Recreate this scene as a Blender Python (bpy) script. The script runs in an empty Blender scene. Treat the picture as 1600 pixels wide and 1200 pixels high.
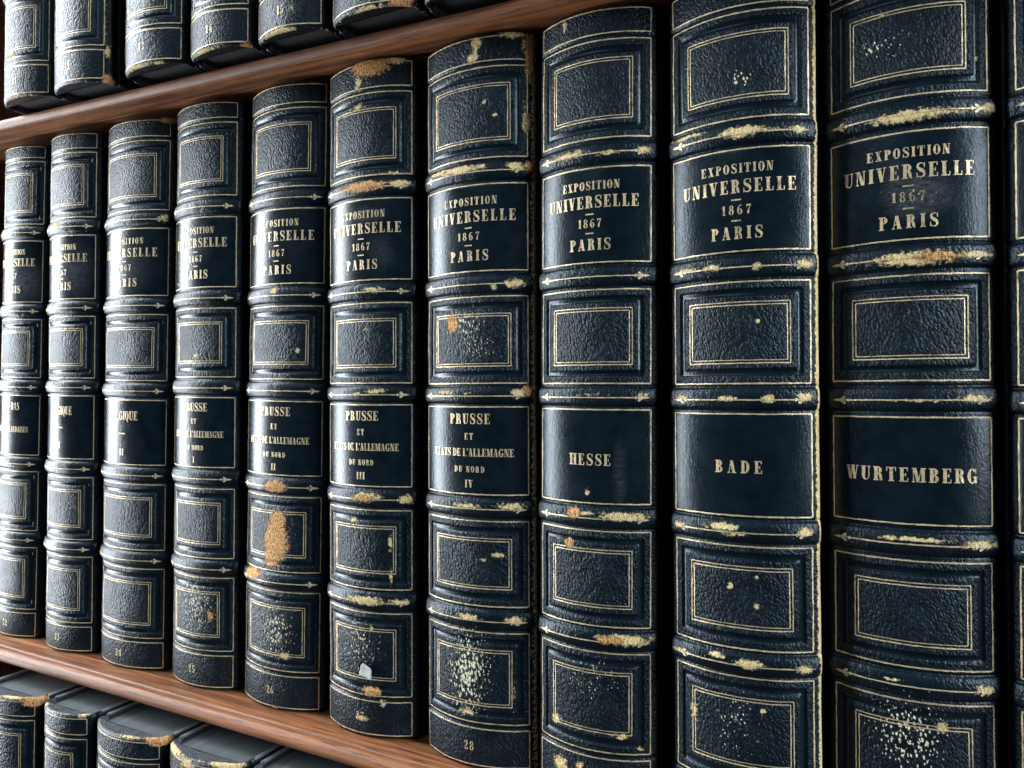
import bpy, bmesh, math, random
import numpy as np
from mathutils import Vector, Matrix, Euler

MM = 0.001
scene = bpy.context.scene
COL = scene.collection

# ------------------------------------------------------------------ camera
cam_d = bpy.data.cameras.new("camera")
cam = bpy.data.objects.new("camera", cam_d)
COL.objects.link(cam)
scene.camera = cam
YAW, PIT, ROL = (math.radians(a) for a in (25.892, 0.28423, 0.41188))
cam.location = (-0.478, -0.2465, 0.0)
cam_d.sensor_fit = 'HORIZONTAL'
cam_d.sensor_width = 36.0
cam_d.lens = 36.0 * 1155.69 / 1600.0
cam_d.clip_start = 0.005
cam_d.clip_end = 50.0
_F0 = Vector((-math.sin(YAW), math.cos(YAW), 0)); _U0 = Vector((0, 0, 1))
_F = _F0 * math.cos(PIT) + _U0 * math.sin(PIT)
_U = -_F0 * math.sin(PIT) + _U0 * math.cos(PIT)
_R = Vector((math.cos(YAW), math.sin(YAW), 0))
_m = Matrix((_R, _U, -_F)).transposed()
cam.rotation_euler = (_m @ Matrix.Rotation(ROL, 3, 'Z')).to_euler()

# ------------------------------------------------------------------ light
world = bpy.data.worlds.new("World")
scene.world = world
world.use_nodes = True
bg = world.node_tree.nodes["Background"]
bg.inputs[0].default_value = (0.50, 0.62, 0.80, 1)
bg.inputs[1].default_value = 0.07

def area(name, loc, target, sx, sy, power, color):
    d = bpy.data.lights.new(name, 'AREA')
    d.shape = 'RECTANGLE'; d.size = sx; d.size_y = sy
    d.energy = power; d.color = color
    o = bpy.data.objects.new(name, d); COL.objects.link(o)
    o.location = loc
    o.rotation_euler = (Vector(target) - Vector(loc)).to_track_quat('-Z', 'Y').to_euler()
    return o
# tall window away to the left, a dimmer one to the right, a faint room behind the camera
area("window_left", (-1.60, -0.225, 0.20), (-0.65, -0.02, 0.02), 0.31, 1.5, 39, (0.89, 0.945, 1.0))
area("window_right", (0.75, -0.34, 0.45), (-0.47, 0.0, 0.0), 0.36, 1.2, 33, (0.82, 0.91, 1.0))
area("room_front", (-1.2, -1.5, 1.1), (-0.7, 0.0, 0.0), 1.2, 0.8, 6, (0.72, 0.86, 1.0))

scene.view_settings.view_transform = 'Standard'
scene.view_settings.look = 'None'
scene.view_settings.exposure = 0.0
scene.view_settings.gamma = 1.0
scene.view_settings.use_curve_mapping = False

# ------------------------------------------------------------------ small helpers
def link(o, parent=None):
    COL.objects.link(o)
    if parent is not None:
        o.parent = parent
    return o

def empty(name, label, cat, group=None):
    o = bpy.data.objects.new(name, None)
    o.empty_display_size = 0.02
    link(o)
    o['label'] = label; o['category'] = cat
    if group: o['group'] = group
    return o

def mesh_obj(name, verts, faces, mat, parent=None, smooth=False):
    me = bpy.data.meshes.new(name)
    me.from_pydata([tuple(v) for v in verts], [], faces)
    me.materials.append(mat)
    if smooth:
        me.polygons.foreach_set('use_smooth', [True] * len(me.polygons))
    me.update()
    return link(bpy.data.objects.new(name, me), parent)

def grid_mesh(name, P, mat, parent, UV, attrs):
    """P (rows, cols, 3) in metres -> one smooth quad sheet with uv (mm) and float attributes"""
    n, m, _ = P.shape
    me = bpy.data.meshes.new(name)
    me.vertices.add(n * m)
    me.vertices.foreach_set('co', P.reshape(-1).astype(np.float32))
    idx = np.arange(n * m).reshape(n, m)
    q = np.stack([idx[:-1, :-1], idx[:-1, 1:], idx[1:, 1:], idx[1:, :-1]], -1).reshape(-1, 4)
    k = len(q)
    me.loops.add(k * 4)
    me.loops.foreach_set('vertex_index', q.reshape(-1).astype(np.int32))
    me.polygons.add(k)
    me.polygons.foreach_set('loop_start', (np.arange(k) * 4).astype(np.int32))
    me.polygons.foreach_set('use_smooth', np.ones(k, dtype=bool))
    me.update(calc_edges=True)
    uvl = me.uv_layers.new(name='UVMap')
    uvl.data.foreach_set('uv', UV.reshape(-1, 2)[q.reshape(-1)].reshape(-1).astype(np.float32))
    for an, av in attrs.items():
        a = me.attributes.new(an, 'FLOAT', 'POINT')
        a.data.foreach_set('value', av.reshape(-1).astype(np.float32))
    me.materials.append(mat)
    return link(bpy.data.objects.new(name, me), parent)

def vnoise(x, y, seed):
    """smooth value noise 0..1"""
    xi = np.floor(x).astype(np.int64); yi = np.floor(y).astype(np.int64)
    fx = x - xi; fy = y - yi
    fx = fx * fx * (3 - 2 * fx); fy = fy * fy * (3 - 2 * fy)
    def h(a, b):
        v = np.sin(a * 127.1 + b * 311.7 + seed * 74.7) * 43758.5453
        return v - np.floor(v)
    return (h(xi, yi) * (1 - fx) + h(xi + 1, yi) * fx) * (1 - fy) + (h(xi, yi + 1) * (1 - fx) + h(xi + 1, yi + 1) * fx) * fy

# ------------------------------------------------------------------ materials
class NT:
    def __init__(self, name):
        self.m = bpy.data.materials.new(name); self.m.use_nodes = True
        self.t = self.m.node_tree; self.n = self.t.nodes
        self.b = self.n['Principled BSDF']
    def new(self, typ, **kw):
        nd = self.n.new(typ)
        for k, v in kw.items(): setattr(nd, k, v)
        return nd
    def put(self, sock, v):
        if hasattr(v, 'is_output'): self.t.links.new(v, sock)
        else: sock.default_value = v
    def math(self, op, a, b=None, c=None, clamp=False):
        nd = self.new('ShaderNodeMath', operation=op, use_clamp=clamp)
        self.put(nd.inputs[0], a)
        if b is not None: self.put(nd.inputs[1], b)
        if c is not None: self.put(nd.inputs[2], c)
        return nd.outputs[0]
    def mix(self, fac, a, b):
        nd = self.new('ShaderNodeMix', data_type='RGBA')
        self.put(nd.inputs[0], fac); self.put(nd.inputs[6], a); self.put(nd.inputs[7], b)
        return nd.outputs[2]
    def mixf(self, fac, a, b):
        nd = self.new('ShaderNodeMix', data_type='FLOAT')
        self.put(nd.inputs[0], fac); self.put(nd.inputs[2], a); self.put(nd.inputs[3], b)
        return nd.outputs[0]
    def noise(self, vec, scale, detail=2.0, rough=0.5, dist=0.0):
        nd = self.new('ShaderNodeTexNoise')
        self.put(nd.inputs['Vector'], vec); nd.inputs['Scale'].default_value = scale
        nd.inputs['Detail'].default_value = detail; nd.inputs['Roughness'].default_value = rough
        nd.inputs['Distortion'].default_value = dist
        return nd.outputs['Fac']
    def voro(self, vec, scale, feature='F1', out='Distance', rand=1.0):
        nd = self.new('ShaderNodeTexVoronoi', feature=feature)
        self.put(nd.inputs['Vector'], vec); nd.inputs['Scale'].default_value = scale
        nd.inputs['Randomness'].default_value = rand
        return nd.outputs[out]
    def ramp(self, x, lo, hi):
        nd = self.new('ShaderNodeMapRange', interpolation_type='SMOOTHSTEP')
        self.put(nd.inputs[0], x); nd.inputs[1].default_value = lo; nd.inputs[2].default_value = hi
        return nd.outputs[0]
    def attr(self, name):
        return self.new('ShaderNodeAttribute', attribute_name=name).outputs['Fac']
    def comb(self, x, y, z):
        nd = self.new('ShaderNodeCombineXYZ')
        for i, v in enumerate((x, y, z)): self.put(nd.inputs[i], v)
        return nd.outputs[0]
    def bump(self, h, dist, strength=1.0, normal=None):
        nd = self.new('ShaderNodeBump')
        self.put(nd.inputs['Strength'], strength); nd.inputs['Distance'].default_value = dist
        self.put(nd.inputs['Height'], h)
        if normal is not None: self.put(nd.inputs['Normal'], normal)
        return nd.outputs[0]
    def uvmm(self, seeded=True):
        uv = self.new('ShaderNodeUVMap', uv_map='UVMap').outputs[0]
        sp = self.new('ShaderNodeSeparateXYZ'); self.put(sp.inputs[0], uv)
        u = self.math('MULTIPLY', sp.outputs[0], 100.0); v = self.math('MULTIPLY', sp.outputs[1], 100.0)
        z = self.math('MULTIPLY', self.attr('seed'), 1.0) if seeded else 0.0
        return u, v, z

def wear_nodes(k, u, v, z):
    p = k.comb(u, v, z)
    n1 = k.noise(p, 0.75, 5.0, 0.62)
    fib = k.noise(k.comb(k.math('MULTIPLY', u, 2.2), k.math('MULTIPLY', v, 0.9), z), 1.0, 3.0, 0.6)
    n3 = k.noise(k.comb(k.math('MULTIPLY', u, 0.8), k.math('MULTIPLY', v, 2.0), z), 1.3, 3.0, 0.6)
    smg = k.math('ADD', k.attr('scuff'), k.math('ADD', k.math('MULTIPLY', k.math('SUBTRACT', n1, 0.52), 1.1), k.math('MULTIPLY', k.math('SUBTRACT', n3, 0.52), 0.5)))
    scuff = k.ramp(smg, 0.45, 0.55)
    rmg = k.math('ADD', k.attr('raw'), k.math('ADD', k.math('MULTIPLY', k.math('SUBTRACT', n1, 0.5), 0.95), k.math('MULTIPLY', k.math('SUBTRACT', n3, 0.5), 0.45)))
    raw = k.ramp(rmg, 0.46, 0.51)
    dots = k.voro(k.comb(k.math('MULTIPLY', u, 1.15), k.math('ADD', k.math('MULTIPLY', v, 0.62), k.math('MULTIPLY', u, 0.3)), z), 1.0)
    n2 = k.noise(p, 1.6, 2.0, 0.5)
    dsz = k.math('ADD', k.math('MULTIPLY', k.attr('speck'), 0.235), k.math('MULTIPLY', k.math('SUBTRACT', n2, 0.55), 0.45))
    speck = k.ramp(k.math('SUBTRACT', dsz, k.math('MULTIPLY', dots, 0.55)), -0.02, 0.04)
    speck = k.math('MULTIPLY', speck, k.ramp(k.attr('speck'), 0.02, 0.25))
    c_sc = k.mix(k.ramp(fib, 0.3, 0.7), (0.54, 0.38, 0.15, 1), (0.95, 0.76, 0.41, 1))
    c_sc = k.mix(k.ramp(smg, 0.50, 0.68), (0.17, 0.15, 0.075, 1), c_sc)
    c_raw = k.mix(k.ramp(fib, 0.36, 0.62), (0.30, 0.115, 0.03, 1), (0.84, 0.50, 0.20, 1))
    c_raw = k.mix(k.ramp(rmg, 0.49, 0.60), (0.13, 0.055, 0.02, 1), c_raw)
    c_sp = (0.74, 0.69, 0.48, 1)
    return scuff, raw, speck, c_sc, c_raw, c_sp, fib

def leather_mat():
    k = NT('goatskin_leather')
    u, v, z = k.uvmm()
    p = k.comb(u, v, z)
    big = k.noise(p, 0.16, 3.0, 0.5)
    warp = k.noise(p, 0.55, 2.0, 0.5)
    su = k.math('ADD', u, k.math('MULTIPLY', warp, 1.6))
    sv = k.math('ADD', v, k.math('MULTIPLY', big, 4.0))
    gu = k.math('ADD', k.math('MULTIPLY', su, 1.28), k.math('MULTIPLY', sv, 0.34))
    gp = k.comb(gu, k.math('MULTIPLY', sv, 0.88), z)
    cell = k.voro(gp, 1.0)
    fine = k.noise(p, 2.6, 2.0, 0.6)
    grain = k.math('ADD', k.math('SUBTRACT', 1.0, k.math('POWER', cell, 1.6)), k.math('MULTIPLY', fine, 0.25))
    wr = k.noise(k.comb(k.math('MULTIPLY', u, 1.5), k.math('MULTIPLY', v, 0.42), z), 1.0, 4.0, 0.65)
    grain2 = k.math('ADD', k.math('MULTIPLY', wr, 0.55), k.math('MULTIPLY', grain, 0.16))
    sm = k.attr('smooth')
    gl = k.attr('gloss')
    rub = k.noise(p, 0.045, 3.0, 0.6)
    strength = k.mixf(sm, 1.0, 1.0)
    h = k.mixf(sm, k.math('ADD', k.math('MULTIPLY', grain, k.math('ADD', 0.55, k.math('MULTIPLY', big, 0.8))), k.math('MULTIPLY', wr, 0.3)), k.math('MULTIPLY', grain2, 0.42))
    scuff, raw, speck, c_sc, c_raw, c_sp, fib = wear_nodes(k, u, v, z)
    anyw = k.math('MAXIMUM', scuff, raw)
    h = k.math('SUBTRACT', h, k.math('MULTIPLY', anyw, k.math('ADD', 0.5, k.math('MULTIPLY', fib, -1.3))))
    base = k.mix(k.ramp(big, 0.3, 0.7), (0.0030, 0.0072, 0.0115, 1), (0.0058, 0.0130, 0.0195, 1))
    sm_n = k.noise(k.comb(k.math('MULTIPLY', u, 0.5), k.math('MULTIPLY', v, 1.1), z), 1.0, 4.0, 0.7)
    dust = k.math('MULTIPLY', k.attr('dust'), k.math('ADD', 0.25, k.math('MULTIPLY', k.ramp(sm_n, 0.35, 0.7), 0.7)))
    base = k.mix(dust, base, (0.20, 0.215, 0.225, 1))
    c = k.mix(speck, base, c_sp)
    c = k.mix(scuff, c, c_sc)
    c = k.mix(raw, c, c_raw)
    k.put(k.b.inputs['Base Color'], c)
    rg = k.mixf(sm, k.math('ADD', k.math('MULTIPLY_ADD', gl, 0.05, 0.29), k.math('MULTIPLY', rub, 0.28)), k.math('ADD', 0.10, k.math('MULTIPLY', rub, 0.26)))
    rg = k.mixf(k.math('MAXIMUM', anyw, k.math('MULTIPLY', speck, 0.7)), rg, 0.85)
    k.put(k.b.inputs['Roughness'], rg)
    k.put(k.b.inputs['Specular IOR Level'], k.mixf(sm, 0.27, 0.33))
    k.b.inputs['Specular Tint'].default_value = (0.80, 0.93, 1.0, 1)
    k.put(k.b.inputs['Normal'], k.bump(h, 0.00043, k.math('ADD', 0.78, k.math('MULTIPLY', gl, 0.20))))
    return k.m

def gilt_mat():
    k = NT('worn_gold_leaf')
    u, v, z = k.uvmm()
    p = k.comb(u, v, z)
    n1 = k.noise(p, 0.30, 4.0, 0.65)
    n2 = k.noise(p, 2.2, 2.0, 0.6)
    lost = k.ramp(k.math('ADD', k.math('MULTIPLY', n1, 0.75), k.math('MULTIPLY', n2, 0.5)), 0.60, 0.82)
    gold = k.mix(k.ramp(n2, 0.3, 0.7), (0.55, 0.40, 0.21, 1), (0.95, 0.79, 0.50, 1))
    scuff, raw, speck, c_sc, c_raw, c_sp, fib = wear_nodes(k, u, v, z)
    dark = k.mix(0.22, (0.012, 0.014, 0.018, 1), gold)
    c = k.mix(k.math('MAXIMUM', k.math('MULTIPLY', lost, k.attr('fade')), k.math('MULTIPLY', k.attr('dust'), 1.3, clamp=True)), gold, dark)
    c = k.mix(scuff, c, c_sc)
    c = k.mix(raw, c, c_raw)
    k.put(k.b.inputs['Base Color'], c)
    met = k.math('MULTIPLY', k.math('SUBTRACT', 1.0, k.math('MAXIMUM', lost, k.math('MAXIMUM', scuff, raw))), 0.35)
    k.put(k.b.inputs['Metallic'], met)
    k.b.inputs['Roughness'].default_value = 0.42
    k.put(k.b.inputs['Normal'], k.bump(n2, 0.00016, 1.0))
    return k.m

def wood_mat():
    k = NT('polished_mahogany')
    tc = k.new('ShaderNodeTexCoord').outputs['Object']
    mp = k.new('ShaderNodeMapping'); k.put(mp.inputs[0], tc)
    mp.inputs['Scale'].default_value = (7, 330, 330)
    n1 = k.noise(mp.outputs[0], 1.0, 6.0, 0.6, 0.6)
    mp2 = k.new('ShaderNodeMapping'); k.put(mp2.inputs[0], tc)
    mp2.inputs['Scale'].default_value = (60, 1500, 1500)
    n2 = k.noise(mp2.outputs[0], 1.0, 3.0, 0.6)
    c = k.mix(k.ramp(n1, 0.25, 0.75), (0.10, 0.030, 0.010, 1), (0.47, 0.180, 0.064, 1))
    c = k.mix(k.math('MULTIPLY', k.ramp(n2, 0.46, 0.68), 0.8), c, (0.05, 0.016, 0.008, 1))
    mp3 = k.new('ShaderNodeMapping'); k.put(mp3.inputs[0], tc)
    mp3.inputs['Scale'].default_value = (45, 420, 420)
    n4 = k.noise(mp3.outputs[0], 1.0, 4.0, 0.7, 1.2)
    c = k.mix(k.math('MULTIPLY', k.ramp(n4, 0.68, 0.74), 0.4), c, (0.52, 0.33, 0.20, 1))
    k.put(k.b.inputs['Base Color'], c)
    k.put(k.b.inputs['Roughness'], k.math('ADD', 0.33, k.math('ADD', k.math('MULTIPLY', n1, 0.22), k.math('MULTIPLY', n4, 0.2))))
    k.put(k.b.inputs['Normal'], k.bump(k.math('ADD', n1, k.math('MULTIPLY', n2, 0.4)), 0.0004, 0.5))
    return k.m

def board_mat():
    k = NT('board_leather')
    tc = k.new('ShaderNodeTexCoord').outputs['Object']
    n = k.noise(tc, 900.0, 3.0, 0.6); n3 = k.noise(tc, 140.0, 4.0, 0.7)
    v = k.voro(tc, 1100.0)
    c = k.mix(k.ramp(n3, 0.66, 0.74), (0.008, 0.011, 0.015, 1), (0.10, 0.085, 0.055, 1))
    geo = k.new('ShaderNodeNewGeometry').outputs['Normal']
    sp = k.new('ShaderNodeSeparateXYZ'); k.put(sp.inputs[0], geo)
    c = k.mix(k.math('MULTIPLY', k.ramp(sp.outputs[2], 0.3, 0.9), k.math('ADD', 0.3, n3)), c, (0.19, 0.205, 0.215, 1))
    k.put(k.b.inputs['Base Color'], c); k.b.inputs['Roughness'].default_value = 0.5
    k.put(k.b.inputs['Normal'], k.bump(k.math('ADD', v, n), 0.0002, 0.8))
    return k.m

def page_mat():
    k = NT('dusty_page_edges')
    tc = k.new('ShaderNodeTexCoord').outputs['Object']
    mp = k.new('ShaderNodeMapping'); k.put(mp.inputs[0], tc)
    mp.inputs['Scale'].default_value = (4200, 30, 30)
    n = k.noise(mp.outputs[0], 1.0, 2.0, 0.6); n3 = k.noise(tc, 60.0, 4.0, 0.6)
    c = k.mix(k.ramp(n, 0.3, 0.7), (0.040, 0.053, 0.058, 1), (0.150, 0.178, 0.180, 1))
    c = k.mix(k.math('MULTIPLY', n3, 0.4), c, (0.15, 0.175, 0.178, 1))
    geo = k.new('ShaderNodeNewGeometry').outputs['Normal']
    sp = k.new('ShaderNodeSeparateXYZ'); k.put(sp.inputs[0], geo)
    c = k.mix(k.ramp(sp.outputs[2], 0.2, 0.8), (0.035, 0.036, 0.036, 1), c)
    k.put(k.b.inputs['Base Color'], c); k.b.inputs['Roughness'].default_value = 0.6
    k.put(k.b.inputs['Normal'], k.bump(n, 0.0001, 0.5))
    return k.m

def paper_mat():
    k = NT('torn_paper')
    tc = k.new('ShaderNodeTexCoord').outputs['Object']
    n = k.noise(tc, 700.0, 3.0, 0.6)
    k.put(k.b.inputs['Base Color'], k.mix(n, (0.46, 0.43, 0.42, 1), (0.72, 0.69, 0.68, 1)))
    k.b.inputs['Roughness'].default_value = 0.8
    return k.m

LEATHER, GILT, WOOD, BOARD, PAGES, PAPER = leather_mat(), gilt_mat(), wood_mat(), board_mat(), page_mat(), paper_mat()

# ------------------------------------------------------------------ lettering: a narrow fat-face alphabet drawn as convex quads
ST, TH = 0.25, 0.07
def rect(x0, y0, x1, y1): return [(x0, y0), (x1, y0), (x1, y1), (x0, y1)]
def serif(x, w, y, up):          # slab at the foot (up=True) or head of a stem
    return rect(x - 0.085, y if up else y - TH, x + w + 0.085, y + TH if up else y)
def stem(x, w=ST, lo=True, hi=True):
    q = [rect(x, 0.0, x + w, 1.0)]
    if lo: q.append(serif(x, w, 0, True))
    if hi: q.append(serif(x, w, 1, False))
    return q
def stroke(pts, ws):
    out = []; L = []
    n = len(pts)
    for i in range(n):
        a = pts[max(i - 1, 0)]; b = pts[min(i + 1, n - 1)]
        dx, dy = b[0] - a[0], b[1] - a[1]; d = math.hypot(dx, dy) or 1
        nx, ny = -dy / d * ws[i] / 2, dx / d * ws[i] / 2
        L.append(((pts[i][0] + nx, pts[i][1] + ny), (pts[i][0] - nx, pts[i][1] - ny)))
    for i in range(n - 1):
        out.append([L[i][1], L[i + 1][1], L[i + 1][0], L[i][0]])
    return out
def bowl(cx, cy, rx, ry, a0, a1, n=14, w=ST, t=TH):
    """ellipse arc, thick at the sides, thin at top and bottom (degrees)"""
    P, W = [], []
    for i in range(n + 1):
        a = math.radians(a0 + (a1 - a0) * i / n)
        ww = t + (w - t) * abs(math.cos(a)) ** 1.4
        P.append((cx + (rx - ww / 2) * math.cos(a), cy + (ry - ww / 2) * math.sin(a))); W.append(ww)
    return stroke(P, W)
def diag(x0, y0, x1, y1, w): return [[(x0 - w / 2, y0), (x0 + w / 2, y0), (x1 + w / 2, y1), (x1 - w / 2, y1)]]
def hair(x0, y0, x1, y1): return [rect(x0, y0, x1, y1)]

def glyphs():
    G = {}
    s = 0.09
    G['E'] = (stem(s) + hair(s, 0, .66, TH) + hair(s, 1 - TH, .64, 1) + hair(s, .47, .50, .53) + hair(.46, .37, .51, .63) + hair(.59, 0, .66, .27) + hair(.57, .75, .64, 1), .72)
    G['L'] = (stem(s) + hair(s, 0, .64, TH) + hair(.57, 0, .64, .30), .70)
    G['I'] = (stem(s), .42)
    G['H'] = (stem(s) + stem(.52) + hair(s, .47, .6, .53), .84)
    G['T'] = (stem(.26, hi=False) + hair(.02, 1 - TH, .73, 1) + hair(.02, .72, .09, 1) + hair(.66, .72, .73, 1), .76)
    G['P'] = (stem(s) + bowl(.36, .735, .32, .265, -90, 90) + hair(s, .47, .38, .53) + hair(s, 1 - TH, .38, 1), .72)
    G['R'] = (stem(s) + bowl(.36, .74, .30, .26, -90, 90) + hair(s, .48, .38, .54) + hair(s, 1 - TH, .38, 1) + stroke([(.40, .50), (.52, .42), (.57, .25), (.60, .07), (.70, .03)], [.10, .2, .22, .17, .07]), .78)
    G['B'] = (stem(s) + bowl(.36, .755, .29, .245, -90, 90) + bowl(.36, .265, .34, .265, -90, 90) + hair(s, .49, .38, .545) + hair(s, 1 - TH, .38, 1) + hair(s, 0, .38, TH), .76)
    G['D'] = (stem(s) + bowl(.34, .5, .42, .5, -90, 90) + hair(s, 0, .36, TH) + hair(s, 1 - TH, .36, 1), .80)
    G['O'] = (bowl(.37, .5, .36, .515, 0, 360, 26), .75)
    G['Q'] = (bowl(.37, .5, .36, .515, 0, 360, 26) + stroke([(.36, .10), (.46, -.06), (.58, -.17), (.70, -.14)], [.06, .13, .13, .05]), .75)
    G['C'] = (bowl(.38, .5, .37, .515, 52, 305, 20) + hair(.60, .68, .68, 1.0), .72)
    G['G'] = (bowl(.38, .5, .37, .515, 52, 315, 20) + hair(.60, .70, .68, 1.0) + [rect(.52, .02, .72, .42)] + hair(.43, .40, .80, .46), .82)
    G['S'] = (stroke([(.60, .74), (.57, .90), (.45, .98), (.31, .98), (.17, .90), (.13, .76), (.20, .62), (.38, .51), (.55, .38), (.60, .24), (.54, .09), (.40, .02), (.26, .03), (.12, .12), (.07, .28)],
                     [.05, .06, .06, .08, .15, .18, .21, .25, .22, .17, .14, .08, .06, .06, .05]) + hair(.57, .68, .64, 1.0) + hair(.05, 0, .12, .34), .70)
    G['U'] = (hair(s, .3, s + ST, 1) + [serif(s, ST, 1, False)] + hair(.60, .3, .67, 1) + [serif(.60, .07, 1, False)] + stroke([(s + ST / 2, .32), (s + .14, .15), (.34, .03), (.47, .03), (.60, .14), (.635, .32)], [ST, .2, .09, .07, .07, .07]), .78)
    G['N'] = (hair(.10, 0, .165, 1) + [serif(.10, .065, 0, True)] + hair(.62, 0, .685, 1) + [serif(.62, .065, 1, False)] + hair(.0, 1 - TH, .2, 1) + diag(.21, 1, .57, 0, .25), .80)
    G['V'] = (diag(.20, 1, .40, 0, .25) + diag(.62, 1, .42, 0, .065) + hair(.0, 1 - TH, .40, 1) + hair(.50, 1 - TH, .74, 1), .76)
    G['A'] = (diag(.34, 1, .13, 0, .065) + diag(.37, 1, .58, 0, .25) + hair(.18, .30, .50, .36) + hair(.02, 0, .25, TH) + hair(.40, 0, .78, TH), .80)
    G['M'] = (hair(.10, 0, .165, 1) + [serif(.10, .065, 0, True)] + hair(.02, 1 - TH, .3, 1) + diag(.22, 1, .46, 0, .23) + diag(.70, 1, .47, 0, .06) + hair(.68, 0, .68 + ST, 1) + [serif(.68, ST, 0, True), serif(.72, ST - .04, 1, False)], 1.03)
    G['W'] = (diag(.16, 1, .34, 0, .22) + diag(.50, 1, .36, 0, .06) + diag(.54, 1, .70, 0, .22) + diag(.90, 1, .72, 0, .06) + hair(0, 1 - TH, .33, 1) + hair(.40, 1 - TH, .70, 1) + hair(.80, 1 - TH, 1.0, 1), 1.02)
    G['X'] = (diag(.20, 1, .54, 0, .25) + diag(.56, 1, .16, 0, .065) + hair(.02, 1 - TH, .38, 1) + hair(.46, 1 - TH, .68, 1) + hair(.04, 0, .27, TH) + hair(.36, 0, .74, TH), .76)
    G['Y'] = (diag(.18, 1, .38, .45, .24) + diag(.62, 1, .42, .45, .065) + hair(.28, 0, .50, .48) + [serif(.28, .22, 0, True)] + hair(0, 1 - TH, .36, 1) + hair(.50, 1 - TH, .74, 1), .76)
    G['1'] = (hair(.17, 0, .17 + ST, 1) + [serif(.17, ST, 0, True)] + stroke([(.05, .80), (.13, .84), (.20, .97)], [.05, .07, .09]), .50)
    G['2'] = (stroke([(.10, .70), (.12, .88), (.25, .98), (.42, .93), (.48, .76), (.42, .56), (.22, .30), (.08, .08)], [.13, .10, .08, .17, .21, .18, .09, .06]) + [rect(.06, .0, .58, .16)] + hair(.52, 0, .58, .30), .64)
    G['3'] = (bowl(.27, .75, .28, .25, -80, 150, 12, .2) + bowl(.27, .27, .31, .28, -150, 85, 14, .22), .64)
    G['4'] = (hair(.33, 0, .33 + .2, 1) + [serif(.33, .2, 0, True)] + diag(.36, 1, .06, .30, .07) + hair(.02, .27, .64, .34), .68)
    G['5'] = (hair(.10, .52, .16, 1) + [rect(.10, .86, .54, 1.0)] + bowl(.27, .32, .31, .33, -150, 130, 16, .22), .64)
    G['6'] = (bowl(.31, .30, .29, .315, 0, 360, 20, .2) + stroke([(.08, .34), (.10, .60), (.20, .84), (.36, .97), (.52, .92)], [.18, .19, .13, .07, .10]), .64)
    G['7'] = ([rect(.05, .84, .58, 1.0)] + hair(.05, .68, .11, 1) + stroke([(.55, .88), (.38, .58), (.27, .30), (.26, .0)], [.06, .12, .21, .23]), .62)
    G['8'] = (bowl(.31, .755, .25, .255, 0, 360, 18, .16) + bowl(.31, .265, .295, .28, 0, 360, 20, .19), .64)
    G['9'] = (bowl(.31, .70, .29, .315, 0, 360, 20, .2) + stroke([(.54, .66), (.52, .40), (.42, .16), (.26, .03), (.10, .08)], [.18, .19, .13, .07, .10]), .64)
    G['0'] = (bowl(.31, .5, .30, .515, 0, 360, 24, .2), .64)
    G['-'] = (hair(.06, .40, .44, .52), .50)
    G["'"] = (stroke([(.12, 1.0), (.13, .86), (.06, .70)], [.17, .15, .04]), .26)
    G[' '] = ([], .34)
    return G
GLY = glyphs()

def text_quads(txt, cu, cv, h, span=None, wf=0.88):
    """quads in (u, v) mm, centred on cu, cv"""
    n = len(txt)
    adv = [GLY[c][1] * h * wf for c in txt]
    if span is None: gap = 0.16 * h
    else:
        gap = (span - sum(adv)) / max(1, n - 1)
        if gap < 0.02 * h:
            k = (span - 0.02 * h * (n - 1)) / sum(adv)
            wf *= k; adv = [a * k for a in adv]; gap = 0.02 * h
    tot = sum(adv) + gap * (n - 1)
    x = cu - tot / 2; out = []
    for c, a in zip(txt, adv):
        for q in GLY[c][0]:
            out.append([(x + px * h * wf, cv - h / 2 + py * h) for px, py in q])
        x += a + gap
    return out

# ------------------------------------------------------------------ the books
THALF = math.radians(34.0)
# heights (mm above the tail) of the tooled panels, from tail to head: panel, panel, volume label, panel, title label, panel
PANELS = [(17.06, 50.24), (59.35, 90.95), (100.33, 132.16), (141.40, 172.95), (182.37, 214.60), (224.14, 257.33)]
PLAIN = (0, 1, 3, 5)

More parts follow.
